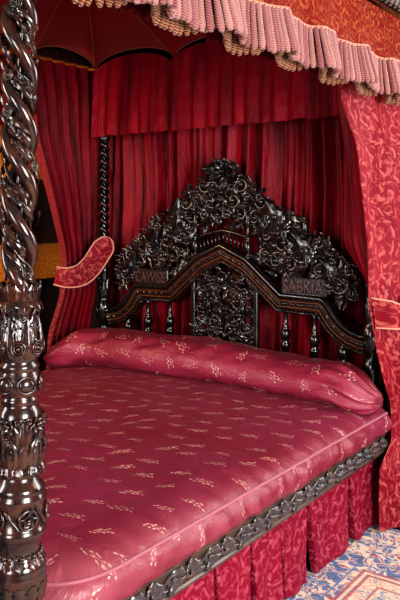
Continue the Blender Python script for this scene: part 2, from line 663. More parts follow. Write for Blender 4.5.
# rug
mb = MB()
mb.grid(60, 60, lambda u, v: V(.63 + 2.6 * u, -.10 - 3.4 * v, .012 + .003 * noise.noise(V(u * 9, v * 9, 0))), lambda u, v: (u, v))
mb.box((.63, -3.5, .001), (3.23, -.10, .006))
rug = mb.build('rug', M['rug'], loc=(0, 0, 0))
for vtx in rug.data.vertices:
    vtx.co.x -= .9
rug.location = (.9, 0, 0)
tag(rug, 'blue, cream and red patterned oriental rug on the floor beside the bed', 'rug')

# ------------------------------------------------------------------ THE BED
bed = empty('four_poster_bed', (BX, -1.07, 0))
tag(bed, 'dark carved four-poster bed with twisted posts and pierced headboard', 'bed')
bed_off = V(BX, -1.07, 0)


def under(o, parent_loc=bed_off):
    """parent to the bed, keeping scene coordinates"""
    o.parent = bed
    o.location = Vector(o.location) - parent_loc
    return o


# ---- near foot post: everything modelled about the post's axis, heights in scene metres
FPROF = [(.052, .017), (.055, .02), (.06, .06), (.05, .08), (.045, .12), (.052, .2), (.058, .26), (.05, .30), (.042, .32), (.045, .40), (.044, .44), (.042, .47), (.042, .50), (.046, .518), (.050, .535),
         (.058, .56), (.0615, .575), (.064, .584), (.0645, .595), (.0615, .604), (.0625, .61), (.057, .620), (.052, .628), (.049, .640), (.0475, .652), (.0495, .662), (.053, .672), (.058, .679), (.0635, .688), (.0645, .695), (.061, .702),
         (.059, .705), (.059, .755), (.061, .762), (.0645, .768), (.0645, .775), (.061, .781), (.060, .786), (.0615, .790), (.057, .799), (.050, .808), (.044, .818), (.043, .825), (.049, .832), (.0525, .838), (.0525, .96), (.050, .975),
         (.043, .985), (.041, .990), (.0435, .996), (.0435, 1.004), (.0375, 1.010), (.046, 1.018), (.0505, 1.03), (.0515, 1.042), (.049, 1.056), (.044, 1.066), (.0435, 1.070), (.046, 1.075), (.046, 1.083), (.040, 1.088), (.0425, 1.096), (.050, 1.11),
         (.0525, 1.125), (.050, 1.145), (.044, 1.168), (.039, 1.188), (.0385, 1.20), (.041, 1.212), (.044, 1.22), (.044, 1.228), (.040, 1.238), (.030, 1.255), (.013, 1.27), (.008, 1.32), (.008, 2.12), (.026, 2.15), (.042, 2.18), (.045, 2.21), (.04, 2.23), (.04, 2.36)]
FTAB = [(z, r) for r, z in FPROF]


def frz(z):
    return interp(FTAB, z)


fp = empty('tmp')
bpy.data.objects.remove(fp)
mb = MB()
# a denser lathe so that the mouldings stay crisp
mb.lathe(FPROF, 40)
foot_post = mb.build('foot_post', M['wood_post'])
foot_post['label'] = 'thick carved post in the foreground'
under(foot_post)
foot_post.location = V(BX + HX, POST_F, 0) - bed_off
POSTC = (0, 0)

# open double twist: two smooth strands, a thin leafy vine winding between them
PITCH = .275
for k in range(2):
    ph = AZ + .35 + PI * k
    tm = MB()
    n_ = 160
    pts, rad = [], []
    for i in range(n_ + 1):
        s = i / n_
        z = 1.232 + .93 * s
        a = ph - 2 * PI * (z - 1.262) / PITCH
        R_ = .0282 * (.75 + .25 * smooth(0, .06, s))
        pts.append((R_ * cos(a), R_ * sin(a), z))
        rad.append(.0163 * (.97 + .05 * sin(s * 47 + k)))
    tm.tube(pts, rad, 14)
    st = tm.build('twisted_strand', M['wood_post'], foot_post)
    vm = MB()
    pv = ph + PI / 2
    pts = []
    for i in range(n_ + 1):
        s = i / n_
        z = 1.28 + .87 * s
        a = pv - 2 * PI * (z - 1.262) / PITCH + .28 * sin(s * 60)
        R_ = .028 + .004 * sin(s * 60 + 1.2)
        pts.append((R_ * cos(a), R_ * sin(a), z))
    vm.tube(pts, .0042, 7)

    def sfr(x, y, h=0.0, pv=pv):
        a = pv - 2 * PI * (y - 1.262) / PITCH + x / .034
        r = .030 + h
        return V(r * cos(a), r * sin(a), y)

    def sax(x, y, pv=pv):
        a = pv - 2 * PI * (y - 1.262) / PITCH + x / .034
        return (V(-sin(a), cos(a), 0), V(0, 0, 1), V(cos(a), sin(a), 0))
    sfr.axes = sax
    y, j = 1.30, k
    while y < 2.12:
        sg = 1 if j % 2 else -1
        if j % 3 == 0:
            x = sg * .020
            c_rosette(vm, sfr, x, y, .0125, .010, 0)
            c_leaf(vm, sfr, x, y + .012, PI / 2 - .2 * sg, .05, .011, .006, .5 * sg, 3, .010, .4, ns=9)
            c_leaf(vm, sfr, x, y - .012, -PI / 2 - .2 * sg, .045, .010, .006, .5 * sg, 3, .010, .4, ns=9)
        else:
            c_leaf(vm, sfr, 0, y, PI / 2 - sg * .7, .045, .011, .007, sg * 1.2, 3, .002, .6, ns=8)
            c_leaf(vm, sfr, 0, y + .015, PI / 2 + sg * .8, .032, .009, .006, -sg * 1.0, 2, .002, .6, ns=7)
            c_scroll(vm, sfr, sg * .012, y + .03, .009, PI / 2, 1.2, sg, .003, .003)
        y += .042
        j += 1
    vm.build('carved_vine', M['wood_post'], st)

# leaf collar, vase carving, bosses, acanthus drum, guilloche, beads
def part_on(parent, name, mat, fn):
    m = MB()
    fn(m)
    return m.build(name, mat, parent)


def collar(m):
    for k in range(8):
        a = AZ + k * 2 * PI / 8
        f2 = cyl_frame(0, 0, a + .2, lambda y: .041 + .03 * (1.26 - y))
        c_leaf(m, f2, 0, 1.228, PI / 2, .05, .019, .006, 0, 2, .001, .4)
        f3 = cyl_frame(0, 0, a + .6, lambda y: .040 + .03 * (1.26 - y))
        c_leaf(m, f3, 0, 1.232, PI / 2, .042, .016, .006, 0, 2, .001, .6)
        f4 = cyl_frame(0, 0, a + .2, lambda y: .0455)
        c_leaf(m, f4, 0, 1.234, -PI / 2, .026, .018, .006, 0, 1, .002, .6, ns=7)
    m.ring(V(0, 0, 1.226), .0455, .0052, (V(1, 0, 0), V(0, 1, 0), V(0, 0, 1)), 1, 1, 36, 8)


part_on(foot_post, 'leaf_collar', M['wood_post'], collar)


def vase(m):
    for k in range(7):
        a = AZ - .05 + k * 2 * PI / 7
        fr = cyl_frame(0, 0, a, frz)
        c_rosette(m, fr, 0, 1.126, .0158, .001, 0)
        c_leaf(m, fr, .0, 1.146, PI / 2, .075, .011, .005, 0, 4, .001, .7)
        fr2 = cyl_frame(0, 0, a + PI / 7, frz)
        c_leaf(m, fr2, 0, 1.10, PI / 2, .10, .013, .005, 0, 5, .001, .6, ns=12)
        c_scroll(m, fr2, .012, 1.175, .010, PI, 1.2, -1, .003, .003)
        c_scroll(m, fr2, -.012, 1.175, .010, 0, 1.2, 1, .003, .003)
        c_scroll(m, fr, .010, 1.195, .008, PI, 1.2, 1, .003, .003)


part_on(foot_post, 'vase_carving', M['wood_post'], vase)


def bosses(m):
    for k in range(6):
        a = AZ + .33 + k * PI / 3
        fr = cyl_frame(0, 0, a, lambda z: .0495)
        ax = fr.axes(0, 1.04)
        m.ball(fr(0, 1.04, 0), .02, ax, (.95, .8, .42), 14, 10)
        m.ring(fr(0, 1.04, .001), .0215, .0034, ax, 1.0, .88, 24, 6)


part_on(foot_post, 'oval_boss', M['wood_post'], bosses)


def drum(m):
    for k in range(5):
        a = AZ - .47 + k * 2 * PI / 5
        fr = cyl_frame(0, 0, a, frz)
        c_flower(m, fr, 0, .948, .018, 6, .007, .001)
        c_flower(m, fr, 0, .915, .010, 5, .005, .001)
        c_leaf(m, fr, 0, .84, PI / 2, .075, .014, .006, 0, 4, .0, .3, ns=12)
        for sgn in (-1, 1):
            c_leaf(m, fr, sgn * .008, .845, PI / 2 - sgn * .35, .075, .010, .005, sgn * .9, 3, 0, .3, ns=10)
            c_leaf(m, fr, sgn * .016, .90, PI / 2 - sgn * .2, .05, .008, .004, sgn * .6, 2, 0, .3, ns=8)
        fr = cyl_frame(0, 0, a + PI / 5, frz)
        c_leaf(m, fr, 0, .965, -PI / 2, .10, .009, .005, 0, 3, .0, .2, ns=10)
        c_leaf(m, fr, 0, .845, PI / 2, .06, .013, .006, 0, 3, 0, .9)
        c_scroll(m, fr, .011, .955, .010, PI, 1.2, -1, .0035, .003)
        c_scroll(m, fr, -.011, .955, .010, 0, 1.2, 1, .0035, .003)
    for k in range(14):     # leafy lip under the drum
        fr = cyl_frame(0, 0, AZ + k * 2 * PI / 14, lambda z: .0535)
        c_leaf(m, fr, 0, .852, -PI / 2, .026, .012, .005, 0, 2, .001, .6, ns=6)


part_on(foot_post, 'acanthus_drum', M['wood_post'], drum)


def guilloche(m):
    n = 5
    for k in range(n):
        a = AZ + .33 + k * 2 * PI / n
        fr = cyl_frame(0, 0, a, lambda z: .059)
        ax = fr.axes(0, .73)
        m.ring(fr(0, .731, .002), .0215, .004, ax, 1, 1, 22, 6)
        c_flower(m, fr, 0, .731, .017, 5, .005, .002, .3)
        pts = []
        st = 2 * PI / n * .059
        for i in range(13):
            s = i / 12
            pts.append(fr(-.0215 - (st - .043) * s * 1.0 + .004 * sin(2 * PI * s), .731 - .02 * cos(PI * s), .003))
        m.tube(pts, .0042, 6)
        pts = [fr(.02 + (st - .04) * (i / 10), .731 + .021 * cos(PI * i / 10), .002) for i in range(11)]
        m.tube(pts, .0036, 6)


part_on(foot_post, 'guilloche_band', M['wood_post'], guilloche)


def beads(m):
    for k in range(22):
        a = k * 2 * PI / 22
        m.ball(V(.0505 * cos(a), .0505 * sin(a), .640), .0068, (V(-sin(a), cos(a), 0), V(0, 0, 1), V(cos(a), sin(a), 0)), nu=8, nv=6)
    for k in range(11):
        fr = cyl_frame(0, 0, AZ + k * 2 * PI / 11, lambda z: .0515)
        c_leaf(m, fr, 0, .634, -PI / 2, .024, .012, .006, 0, 2, .001, 1.0, ns=6)


part_on(foot_post, 'beaded_ring', M['wood_post'], beads)


def leaf_band(m):
    for k in range(12):
        fr = cyl_frame(0, 0, AZ + k * 2 * PI / 12, frz)
        c_leaf(m, fr, 0, .575, -PI / 2, .055, .015, .006, 0, 3, .001, .5, ns=8)


part_on(foot_post, 'leaf_band', M['wood_post'], leaf_band)
# far foot post: the same carving turned half round
fp2 = copy_tree(foot_post, bed)
fp2.location = V(BX - HX, POST_F, 0) - bed_off
fp2['label'] = 'carved foot post on the far side of the bed'

# ---- head posts (thinner twist)
HPROF = [(.04, .001), (.045, .03), (.04, .1), (.036, .3), (.04, .5), (.034, .6), (.042, .70), (.042, .73), (.03, .745), (.036, .77), (.045, .80), (.046, .86), (.043, .90), (.030, .915), (.034, .93), (.040, .95), (.036, .98), (.028, 1.02), (.030, 1.06), (.034, 1.09), (.034, 1.11), (.022, 1.13), (.014, 1.18),
         (.014, 1.86), (.026, 1.885), (.034, 1.90), (.036, 1.915), (.028, 1.93), (.03, 1.94), (.03, 2.36)]


def head_post(x):
    m = MB()
    m.lathe(HPROF, 24)
    p = m.build('head_post', M['wood_black'])
    under(p)
    p.location = V(x, .0, 0) - bed_off
    for k in range(2):
        t = MB()
        pts = [(.019 * cos(PI * k - 2 * PI * i / 22 * 1.0), .019 * sin(PI * k - 2 * PI * i / 22), 1.12 + .76 * i / 160) for i in range(161)]
        t.tube(pts, .0145, 8)
        t.build('twisted_strand', M['wood_black'], p)
    t = MB()
    tab = [(z, r) for r, z in HPROF]
    for k in range(6):
        fr = cyl_frame(0, 0, -.9 + k * PI / 3, lambda z: interp(tab, z))
        c_leaf(t, fr, 0, .955, PI / 2, .10, .016, .006, 0, 4, .0, .5)
        c_leaf(t, fr, 0, .78, PI / 2, .09, .016, .006, 0, 3, .0, .5)
        c_rosette(t, fr, .018, .855, .012, .0, 0)
    t.build('carved_foliage', M['wood_black'], p)
    return p


head_post(BX - HX - .03)
head_post(BX + HX - .022)

# ---- headboard: arched moulding
HB = V(BX, 0, 0)
arch = [(0, 1.268), (.165, 1.195), (.372, 1.022), (.60, 1.018)]
curve = [(.60 + .05 * k, z) for k, z in ((.0, 1.018), (.5, 1.0), (1.0, .965), (1.6, .925), (2.3, .893), (3.2, .868), (4.2, .853), (4.95, .85))]
half = arch + curve[1:]
full = [(-x, z) for x, z in half[::-1]] + half[1:]


def mitre_path(pts, y0):
    out = []
    n = len(pts)
    for i, (x, z) in enumerate(pts):
        d0 = V(x - pts[i - 1][0], 0, z - pts[i - 1][1]).normalized() if i else None
        d1 = V(pts[i + 1][0] - x, 0, pts[i + 1][1] - z).normalized() if i < n - 1 else None
        d0 = d0 or d1
        d1 = d1 or d0
        n0, n1 = V(-d0.z, 0, d0.x), V(-d1.z, 0, d1.x)
        b = (n0 + n1)
        b = b.normalized()
        b = b / max(.4, b.dot(n0))
        out.append((V(BX + x, y0, z), b, V(0, -1, 0)))
    return out


path = mitre_path(full, 0)
# profile in (up-normal a, outward b): core board with top roll
m = MB()
m.sweep(path, [(0, -.02), (0, .035), (-.006, .044), (-.014, .046), (-.019, .038), (-.066, .030), (-.071, .022), (-.082, .026), (-.087, .018), (-.087, -.02)])
headboard = m.build('headboard', M['wood_red'])
headboard.location = (0, 0, 0)
under(headboard)
headboard.location = -bed_off
headboard['label'] = 'pierced and carved headboard with an arched moulding'


def hb(name, m, mat, **k):
    return m.build(name, mat, headboard, **k)


m = MB()
m.sweep(path, [(.016, -.02), (.016, .05), (.004, .056), (-.010, .052), (-.012, .040), (0, .03), (0, -.02)])
hb('top_moulding', m, M['wood_black'])
m = MB()
for off, out in ((-.023, .0415), (-.054, .036)):
    m.sweep(path, [(off + .0016, out - .004), (off + .0016, out), (off - .0016, out), (off - .0016, out - .004)])
hb('inlay_line', m, M['inlay'])


def along(pts, step):
    """points every step metres along a polyline, with heading"""
    out = []
    for (a, b) in zip(pts, pts[1:]):
        L = math.hypot(b[0] - a[0], b[1] - a[1])
        n = max(1, int(round(L / step)))
        for i in range(n):
            s = (i + .5) / n
            out.append((a[0] + (b[0] - a[0]) * s, a[1] + (b[1] - a[1]) * s, math.atan2(b[1] - a[1], b[0] - a[0])))
    return out


hf = flat_frame((BX, 0, 0), (1, 0, 0), (0, 0, 1), (0, -1, 0))
m = MB()
for x, z, a in along(full, .022):
    nx, nz = -sin(a), cos(a)
    m.ball(hf(x - nx * .077, z - nz * .077, .026), .0075, (V(cos(a), 0, sin(a)), V(nx, 0, nz), V(0, -1, 0)), (1, .8, .8), 7, 5)
m.sweep(path, [(-.073, .020), (-.073, .029), (-.079, .031), (-.085, .027), (-.085, .020)])
hb('beaded_edge', m, M['wood_black'])
m = MB()
for x, z, a in along(full, .05):
    nx, nz = -sin(a), cos(a)
    for s in (-1, 1):
        c_leaf(m, hf, x - nx * .038, z - nz * .038, a + (0 if s > 0 else PI), .03, .008, .005, .5 * s, 2, .034, .4, ns=5)
m.sweep(path, [(-.034, .030), (-.034, .038), (-.038, .040), (-.042, .038), (-.042, .030)])
hb('carved_band', m, M['wood'])

# ---- cresting: pierced foliage above the moulding
SIL = [(0, 1.738), (.065, 1.73), (.105, 1.695), (.125, 1.65), (.165, 1.635), (.178, 1.575), (.21, 1.57), (.275, 1.56), (.31, 1.50), (.36, 1.475), (.43, 1.45), (.50, 1.40), (.56, 1.345), (.62, 1.29), (.68, 1.245), (.73, 1.205), (.77, 1.15), (.785, 1.10), (.775, 1.06), (.735, 1.04), (.70, .99)]


def crest_top(x):
    return interp([(a, b) for a, b in SIL[:-3]], abs(x)) if abs(x) < .785 else 0


def arch_z(x):
    return interp(half, abs(x))


SCR = [(.125, 1.60, .05, 2.6, 1), (.06, 1.60, .036, .5, -1), (.165, 1.535, .045, 1.2, -1), (.075, 1.515, .048, 3.3, 1), (.25, 1.505, .05, 1.8, 1), (.03, 1.44, .04, 0, 1), (.12, 1.44, .042, 2.5, -1), (.21, 1.42, .045, .7, 1),
       (.335, 1.425, .082, 2.2, 1), (.275, 1.33, .052, 4.0, -1), (.385, 1.295, .068, 1.0, 1), (.46, 1.375, .05, 2.0, -1), (.50, 1.255, .085, 2.0, 1), (.42, 1.18, .05, 3.5, -1), (.57, 1.30, .04, 1.0, -1),
       (.585, 1.155, .06, 4.2, 1), (.655, 1.20, .055, 1.5, -1), (.70, 1.10, .066, 2.2, 1), (.745, 1.165, .035, .8, 1), (.34, 1.20, .05, .3, 1), (.27, 1.23, .04, 2, 1), (.75, 1.055, .032, 5.2, -1), (.64, 1.08, .035, 1, 1)]
m = MB()
rnd = random.Random(3)
for sgn in (-1, 1):
    for (x, z, R, a0, d) in SCR:
        a = a0 if sgn > 0 else PI - a0
        th = .0095 + R * .15
        c_scroll(m, hf, sgn * x, z, R, a, 1.5, d * sgn, th, .02, 4, .004 + rnd.random() * .01)
hb('scrollwork', m, M['wood'])
m = MB()
cnt = 0
while cnt < 270:
    x = rnd.uniform(-.78, .78)
    z0, z1 = arch_z(x) + .015, crest_top(x)
    if abs(x) > .62:
        z0 = max(z0, 1.02)
    if abs(x) < .19:
        z0 = max(z0, 1.385)
    if .36 < abs(x) < .64 and True:
        z0 = max(z0, 1.115)
    if z1 - z0 < .02:
        continue
    z = rnd.uniform(z0, z1 - .01)
    L = rnd.uniform(.05, .11)
    a = rnd.uniform(0, 2 * PI)
    # keep the tip inside the outline
    tx, tz = x + cos(a) * L, z + sin(a) * L
    if abs(tx) > .785 or tz > crest_top(tx) + .012 or tz < arch_z(tx):
        continue
    c_leaf(m, hf, x, z, a, L, L * rnd.uniform(.2, .3), rnd.uniform(.008, .016), rnd.uniform(-1.4, 1.4), rnd.choice((2, 3)), rnd.uniform(-.018, .014), .9, ns=7)
    cnt += 1
# leaf tips that break the outline
for sgn in (-1, 1):
    for (a, b) in zip(SIL[:-2], SIL[1:]):
        for s in (0, .5):
            x, z = a[0] + (b[0] - a[0]) * s, a[1] + (b[1] - a[1]) * s
            an = math.atan2(b[1] - a[1], b[0] - a[0]) + PI / 2 + rnd.uniform(-.8, .5)
            L = rnd.uniform(.03, .05)
            x -= cos(an) * L * .8
            z -= sin(an) * L * .8
            if sgn < 0:
                x, an = -x, PI - an
            c_leaf(m, hf, x, z, an, L, L * .32, .011, rnd.uniform(-1.2, 1.2), 2, .008, 1.0, ns=6)
hb('pierced_foliage', m, M['wood'])
# boldly projecting acanthus leaves, the ones that catch the light
m = MB()
for sgn in (-1, 1):
    for (x, z, a, L, bend) in ((.30, 1.50, -2.0, .13, .9), (.40, 1.42, -2.0, .12, .9), (.55, 1.30, -2.2, .13, 1.0), (.66, 1.22, -2.1, .11, 1.0), (.22, 1.33, .6, .10, 1.3), (.46, 1.20, .4, .10, 1.2), (.74, 1.07, 2.0, .10, .8), (.10, 1.66, -2.0, .08, .8), (.30, 1.28, .9, .1, -1.0), (.27, 1.32, .75, .23, 1.7), (.45, 1.17, .85, .21, 1.8), (.62, 1.07, .9, .17, 1.8)):
        if sgn < 0:
            x, a, bend = -x, PI - a, -bend
        m = MB()
        c_leaf(m, hf, x, z, a, L, L * .26, .018, bend, 4, .022, .7, ns=12)
        hb('acanthus_leaf', m, M['wood_black'])
m = MB()
c_flower(m, hf, 0, 1.675, .055, 8, .018, .012)
c_flower(m, hf, 0, 1.675, .034, 6, .016, .026, .3)
for k in range(9):
    a = PI * (k / 8)
    c_leaf(m, hf, cos(a) * .03, 1.675 + sin(a) * .025, a, .045, .013, .012, 0, 2, .004, .8, ns=6)
hb('crest_flower', m, M['wood_black'])
m = MB()
for sgn in (-1, 1):
    for (x, z, R) in ((.0, 1.56, .035), (.335, 1.425, .03), (.50, 1.255, .032), (.70, 1.10, .026), (.21, 1.59, .022), (.16, 1.50, .025)):
        if x == 0 and sgn < 0:
            continue
        m = MB()
        c_flower(m, hf, sgn * x, z, R, 6, .012, .022)
        hb('carved_flower', m, M['wood'])
# small gallery of bars above the peak, with a pair of little balusters
m = MB()
for i in range(-6, 7):
    x = i * .025
    z0 = arch_z(x) + .012
    m.tube([hf(x, z0, .008), hf(x * 1.02, 1.345 - abs(x) * .25, .014)], .0075, 6, flat=.7)
m.tube([hf(-.17 + .34 * i / 16, 1.352 - .3 * abs(-.17 + .34 * i / 16) ** 1.2, .014) for i in range(17)], .011, 6)
hb('gallery_bar', m, M['wood_black'])
BAL = [(.013, 0), (.013, .015), (.008, .02), (.012, .03), (.018, .05), (.02, .065), (.012, .09), (.008, .10), (.013, .106), (.008, .112), (.009, .17), (.013, .18), (.014, .19), (.010, .2), (.012, .215), (.006, .23), (.003, .245)]
for sgn in (-1, 1):
    m = MB()
    m.lathe([(r * 1.05, z * 1.05) for r, z in BAL], 14)
    hb('small_baluster', m, M['wood_black'], loc=(BX + sgn * .172, -.035, 1.20))

# ---- inscriptions, raised letters on a carved plank
def text_mesh(s, size, depth):
    cu = bpy.data.curves.new('lettering', 'FONT')
    cu.body = s
    cu.size = size
    cu.extrude = depth
    cu.bevel_depth = .0006
    cu.align_x = 'CENTER'
    o = bpy.data.objects.new('lettering', cu)
    COL.objects.link(o)
    dg = bpy.context.evaluated_depsgraph_get()
    me = bpy.data.meshes.new_from_object(o.evaluated_get(dg))
    bpy.data.objects.remove(o)
    return me


def plank(sgn, word):
    m = MB()
    x0, x1 = sorted((sgn * .372, sgn * .625))
    m.box((BX + x0, -.034, 1.030), (BX + x1, .0, 1.122), .005)
    p = hb('inscribed_plank', m, M['wood'], smooth=False)
    me = text_mesh(word, .086, .004)
    me.materials.clear()
    me.materials.append(M['letter'])
    o = bpy.data.objects.new('lettering', me)
    COL.objects.link(o)
    o.parent = p
    o.rotation_euler = (PI / 2, 0, 0)
    w = max(v.co.x for v in me.vertices) - min(v.co.x for v in me.vertices)
    o.scale = (.225 / w, 1, 1)
    o.location = (BX + sgn * .498, -.0375, 1.046)


M['letter'] = wood('raised_letter_wood', lin('#4a3434'), lin('#6a4238'), .25, .6)
plank(-1, 'CAWISE')
plank(1, 'SABKIA')

# ---- central pierced panel below the arch
m = MB()
for sgn in (-1, 1):
    m.box((BX + sgn * .205 - .014, -.02, .50), (BX + sgn * .205 + .014, .015, 1.10), .004)
m.box((BX - .21, -.02, .52), (BX + .21, .015, .56), .004)
panel = hb('pierced_panel', m, M['wood_black'], smooth=False)
m = MB()
PS = [(.06, 1.08, .055, 2, 1), (.14, 1.02, .05, 1, -1), (.07, .97, .055, 4, 1), (.16, .93, .045, 2, 1), (.06, .86, .06, 1, -1), (.15, .83, .05, 3, 1), (.07, .75, .055, 0, 1), (.16, .72, .045, 2, -1), (.07, .65, .05, 3, 1), (.15, .62, .045, 1, 1)]
for sgn in (-1, 1):
    for (x, z, R, a0, d) in PS:
        c_scroll(m, hf, sgn * x, z, R, a0 if sgn > 0 else PI - a0, 1.5, d * sgn, .0135, .018, 4, .0)
cnt = 0
while cnt < 150:
    x, z = rnd.uniform(-.2, .2), rnd.uniform(.58, 1.14)
    L = rnd.uniform(.04, .08)
    a = rnd.uniform(0, 2 * PI)
    if abs(x + cos(a) * L) > .21 or z + sin(a) * L > arch_z(x) - .075:
        continue
    c_leaf(m, hf, x, z, a, L, L * rnd.uniform(.2, .32), rnd.uniform(.008, .018), rnd.uniform(-1.3, 1.3), rnd.choice((2, 3)), rnd.uniform(-.008, .012), .9, ns=7)
    cnt += 1
for (x, z) in ((.0, .82), (-.12, .9), (.12, .9), (0, .68), (-.13, .75), (.13, .75)):
    c_flower(m, hf, x, z, .035, 6, .014, .016)
m.build('panel_carving', M['wood'], headboard)
# winged head at the top of the panel
m = MB()
m.ball(hf(0, 1.085, .03), .034, None, (.85, 1.05, .9), 12, 9)
m.ball(hf(0, 1.078, .06), .008, None, (.8, 1.2, 1), 6, 5)
for sgn in (-1, 1):
    m.ball(hf(sgn * .012, 1.09, .056), .006, None, (1, .7, .7), 6, 5)
    for k in range(5):
        a0 = (.5 - .28 * k)
        c_leaf(m, hf, sgn * .03, 1.075 - k * .006, a0 if sgn > 0 else PI - a0, .13 - .012 * k, .016, .012, -.5 * sgn, 3, .016 - .002 * k, .5, ns=9)
m.ring(hf(0, 1.10, .026), .03, .007, hf.axes(0, 0), 1, .9, 16, 6)
m.build('winged_head', M['wood_black'], headboard)

# ---- spindles below the moulding
SPIN = [(.014, .50), (.014, .60), (.02, .61), (.02, .63), (.012, .64), (.012, .70), (.018, .735), (.026, .765), (.026, .775), (.016, .785), (.024, .80), (.028, .825), (.024, .845), (.014, .852), (.020, .86), (.012, .872), (.010, .90), (.012, .93), (.018, .94), (.012, .95), (.012, 1.1)]
for x in (-.70, -.545, -.38, .38, .545, .70):
    top = arch_z(x) - .07
    low = {0.70: .06, .545: .015, .38: .0}[abs(x)]
    m = MB()
    prof = [(r, z - low) for r, z in SPIN if z - low < top] + [(.013, top + .03)]
    m.lathe(prof, 16)
    hb('spindle', m, M['wood_black'], loc=(BX + x, 0, 0))

# ---- rails of the bedstead
def side_rail(sgn):
    xo = .955 if sgn > 0 else -.90
    m = MB()
    prof = [(0, .335), (.012, .335), (.016, .345), (.012, .352), (.006, .355), (.006, .405), (.010, .41), (.010, .42), (-.03, .42), (-.03, .335)]
    p = [(V(xo, -2.10, 0), V(sgn, 0, 0), V(0, 0, 1)), (V(xo, -.045, 0), V(sgn, 0, 0), V(0, 0, 1))]
    m.sweep(p, prof)
    r = m.build('side_rail', M['rail'], smooth=False)
    r.location = -bed_off
    r.parent = bed
    fr = flat_frame((xo + sgn * .007, 0, 0), (0, sgn, 0), (0, 0, 1), (sgn, 0, 0))
    c = MB()
    n = 22
    pts = [fr((-2.06 + 2.0 * i / 220) * sgn, .381 + .016 * sin(2 * PI * i / 20), .005) for i in range(221)]
    c.tube(pts, .0055, 6)
    for k in range(n):
        y = (-2.06 + 2.0 * (k + .5) / n) * sgn
        up = 1 if k % 2 else -1
        c_scroll(c, fr, y, .381 - up * .006, .021, PI / 2 * up, 1.3, up, .0062, .008, 0, .002)
        c_leaf(c, fr, y - .012, .381 + up * .004, .45 * up, .062, .017, .009, -1.2 * up, 3, .004, .8, ns=8)
        c_leaf(c, fr, y + .02, .381 + up * .015, PI - .5 * up, .05, .014, .008, .9 * up, 3, .004, .8, ns=8)
        c_leaf(c, fr, y + .01, .381 - up * .012, -.3 * up, .05, .013, .008, .9 * up, 2, .004, .8, ns=7)
    c.build('rail_carving', M['rail_carve'], r)
    return r


M['rail'] = wood('grey_brown_rail_wood', lin('#463830'), lin('#684636'), .4, .3)
M['rail_carve'] = wood('worn_rail_carving', lin('#403a3e'), lin('#6a4c42'), .3, .5)
side_rail(1)
side_rail(-1)
m = MB()
m.box((BX - HX + .04, POST_F - .02, .30), (BX + HX - .04, POST_F + .03, .42), .008)
fr_ = m.build('foot_rail', M['rail'], smooth=False)
fr_.parent = bed
fr_.location = -bed_off

# ---- tester: cornice, roof, lining with ribs
TX0, TX1, TY0, TY1 = BX - .965, BX + .965, -2.22, .10
m = MB()
ring = [(V(TX0, TY0, 0), V(-1, -1, 0)), (V(TX1, TY0, 0), V(1, -1, 0)), (V(TX1, TY1, 0), V(1, 1, 0)), (V(TX0, TY1, 0), V(-1, 1, 0))]
m.sweep([(o + V(0, 0, 0), n, V(0, 0, 1)) for o, n in ring], [(0, 2.352), (.045, 2.352), (.05, 2.36), (.06, 2.37), (.075, 2.41), (.08, 2.45), (.10, 2.48), (.11, 2.52), (.10, 2.54), (0, 2.54)], closed=True)
cornice = m.build('cornice', M['wood'], smooth=False)
cornice.parent = bed
cornice.location = -bed_off
m = MB()
xx = TX1 + .052
fr = flat_frame((xx, 0, 0), (0, 1, 0), (0, 0, 1), (1, 0, 0))
for k in range(46):
    y = -2.2 + k * .05
    c_leaf(m, fr, y, 2.365, PI / 2 - .3, .07, .02, .012, .5, 3, .008, 1.0, ns=7)
    m.ball(fr(y + .025, 2.358, .008), .012, fr.axes(0, 0), nu=8, nv=6)
m.build('cornice_carving', M['panel'], cornice)
m = MB()
m.box((TX0 - .02, TY0 - .02, 2.60), (TX1 + .02, TY1 + .02, 2.63), .004)
m.box((TX0, TY0, 2.50), (TX0 + .02, TY1, 2.60)); m.box((TX1 - .02, TY0, 2.50), (TX1, TY1, 2.60))
m.box((TX0, TY0, 2.50), (TX1, TY0 + .02, 2.60)); m.box((TX0, TY1 - .02, 2.50), (TX1, TY1, 2.60))
tr = m.build('tester_roof', M['panel'], smooth=False)
tr.parent = bed
tr.location = -bed_off

LX0, LX1, LY0, LY1 = BX - .925, BX + .925, -2.085, -.055
APEX = V((LX0 + LX1) / 2, (LY0 + LY1) / 2, 2.545)
ZB, ARC = 2.335, .085
EDGES = [(V(LX0, LY1, ZB), V(LX1, LY1, ZB), 3), (V(LX1, LY1, ZB), V(LX1, LY0, ZB), 4), (V(LX1, LY0, ZB), V(LX0, LY0, ZB), 3), (V(LX0, LY0, ZB), V(LX0, LY1, ZB), 4)]


def arcpt(a, b, s, rise=ARC):
    p = a.lerp(b, s)
    return p + V(0, 0, rise * (max(0, 1 - (2 * s - 1) ** 2)) ** .6)


lining = None
m = MB()
ribs, arcs = [], []
for A, B, n in EDGES:
    for i in range(n):
        a, b = A.lerp(B, i / n), A.lerp(B, (i + 1) / n)

        def f(u, v, a=a, b=b):
            p = arcpt(a, b, u).lerp(APEX, v)
            return p - V(0, 0, .02 * sin(PI * v) * sin(PI * u))
        m.grid(14, 10, f)
        ribs.append(a)
        arcs.append((a, b))
lining = m.build('tester_lining', M['tester'])
lining.parent = bed
lining.location = -bed_off
for a in ribs:
    m = MB()
    m.tube([a.lerp(APEX, i / 10) - V(0, 0, .004) for i in range(11)], .004, 6)
    m.build('lining_rib', M['rib'], lining)
m = MB()
for a, b in arcs:
    m.tube([arcpt(a, b, i / 16) - V(0, 0, .003) for i in range(17)], .004, 6)
m.build('lining_piping', M['rib'], lining)

# ------------------------------------------------------------------ mattress under the cover, bedspread
QX0, QX1, QY0, QY1 = -.922, .978, -2.10, -.06
CR = .20


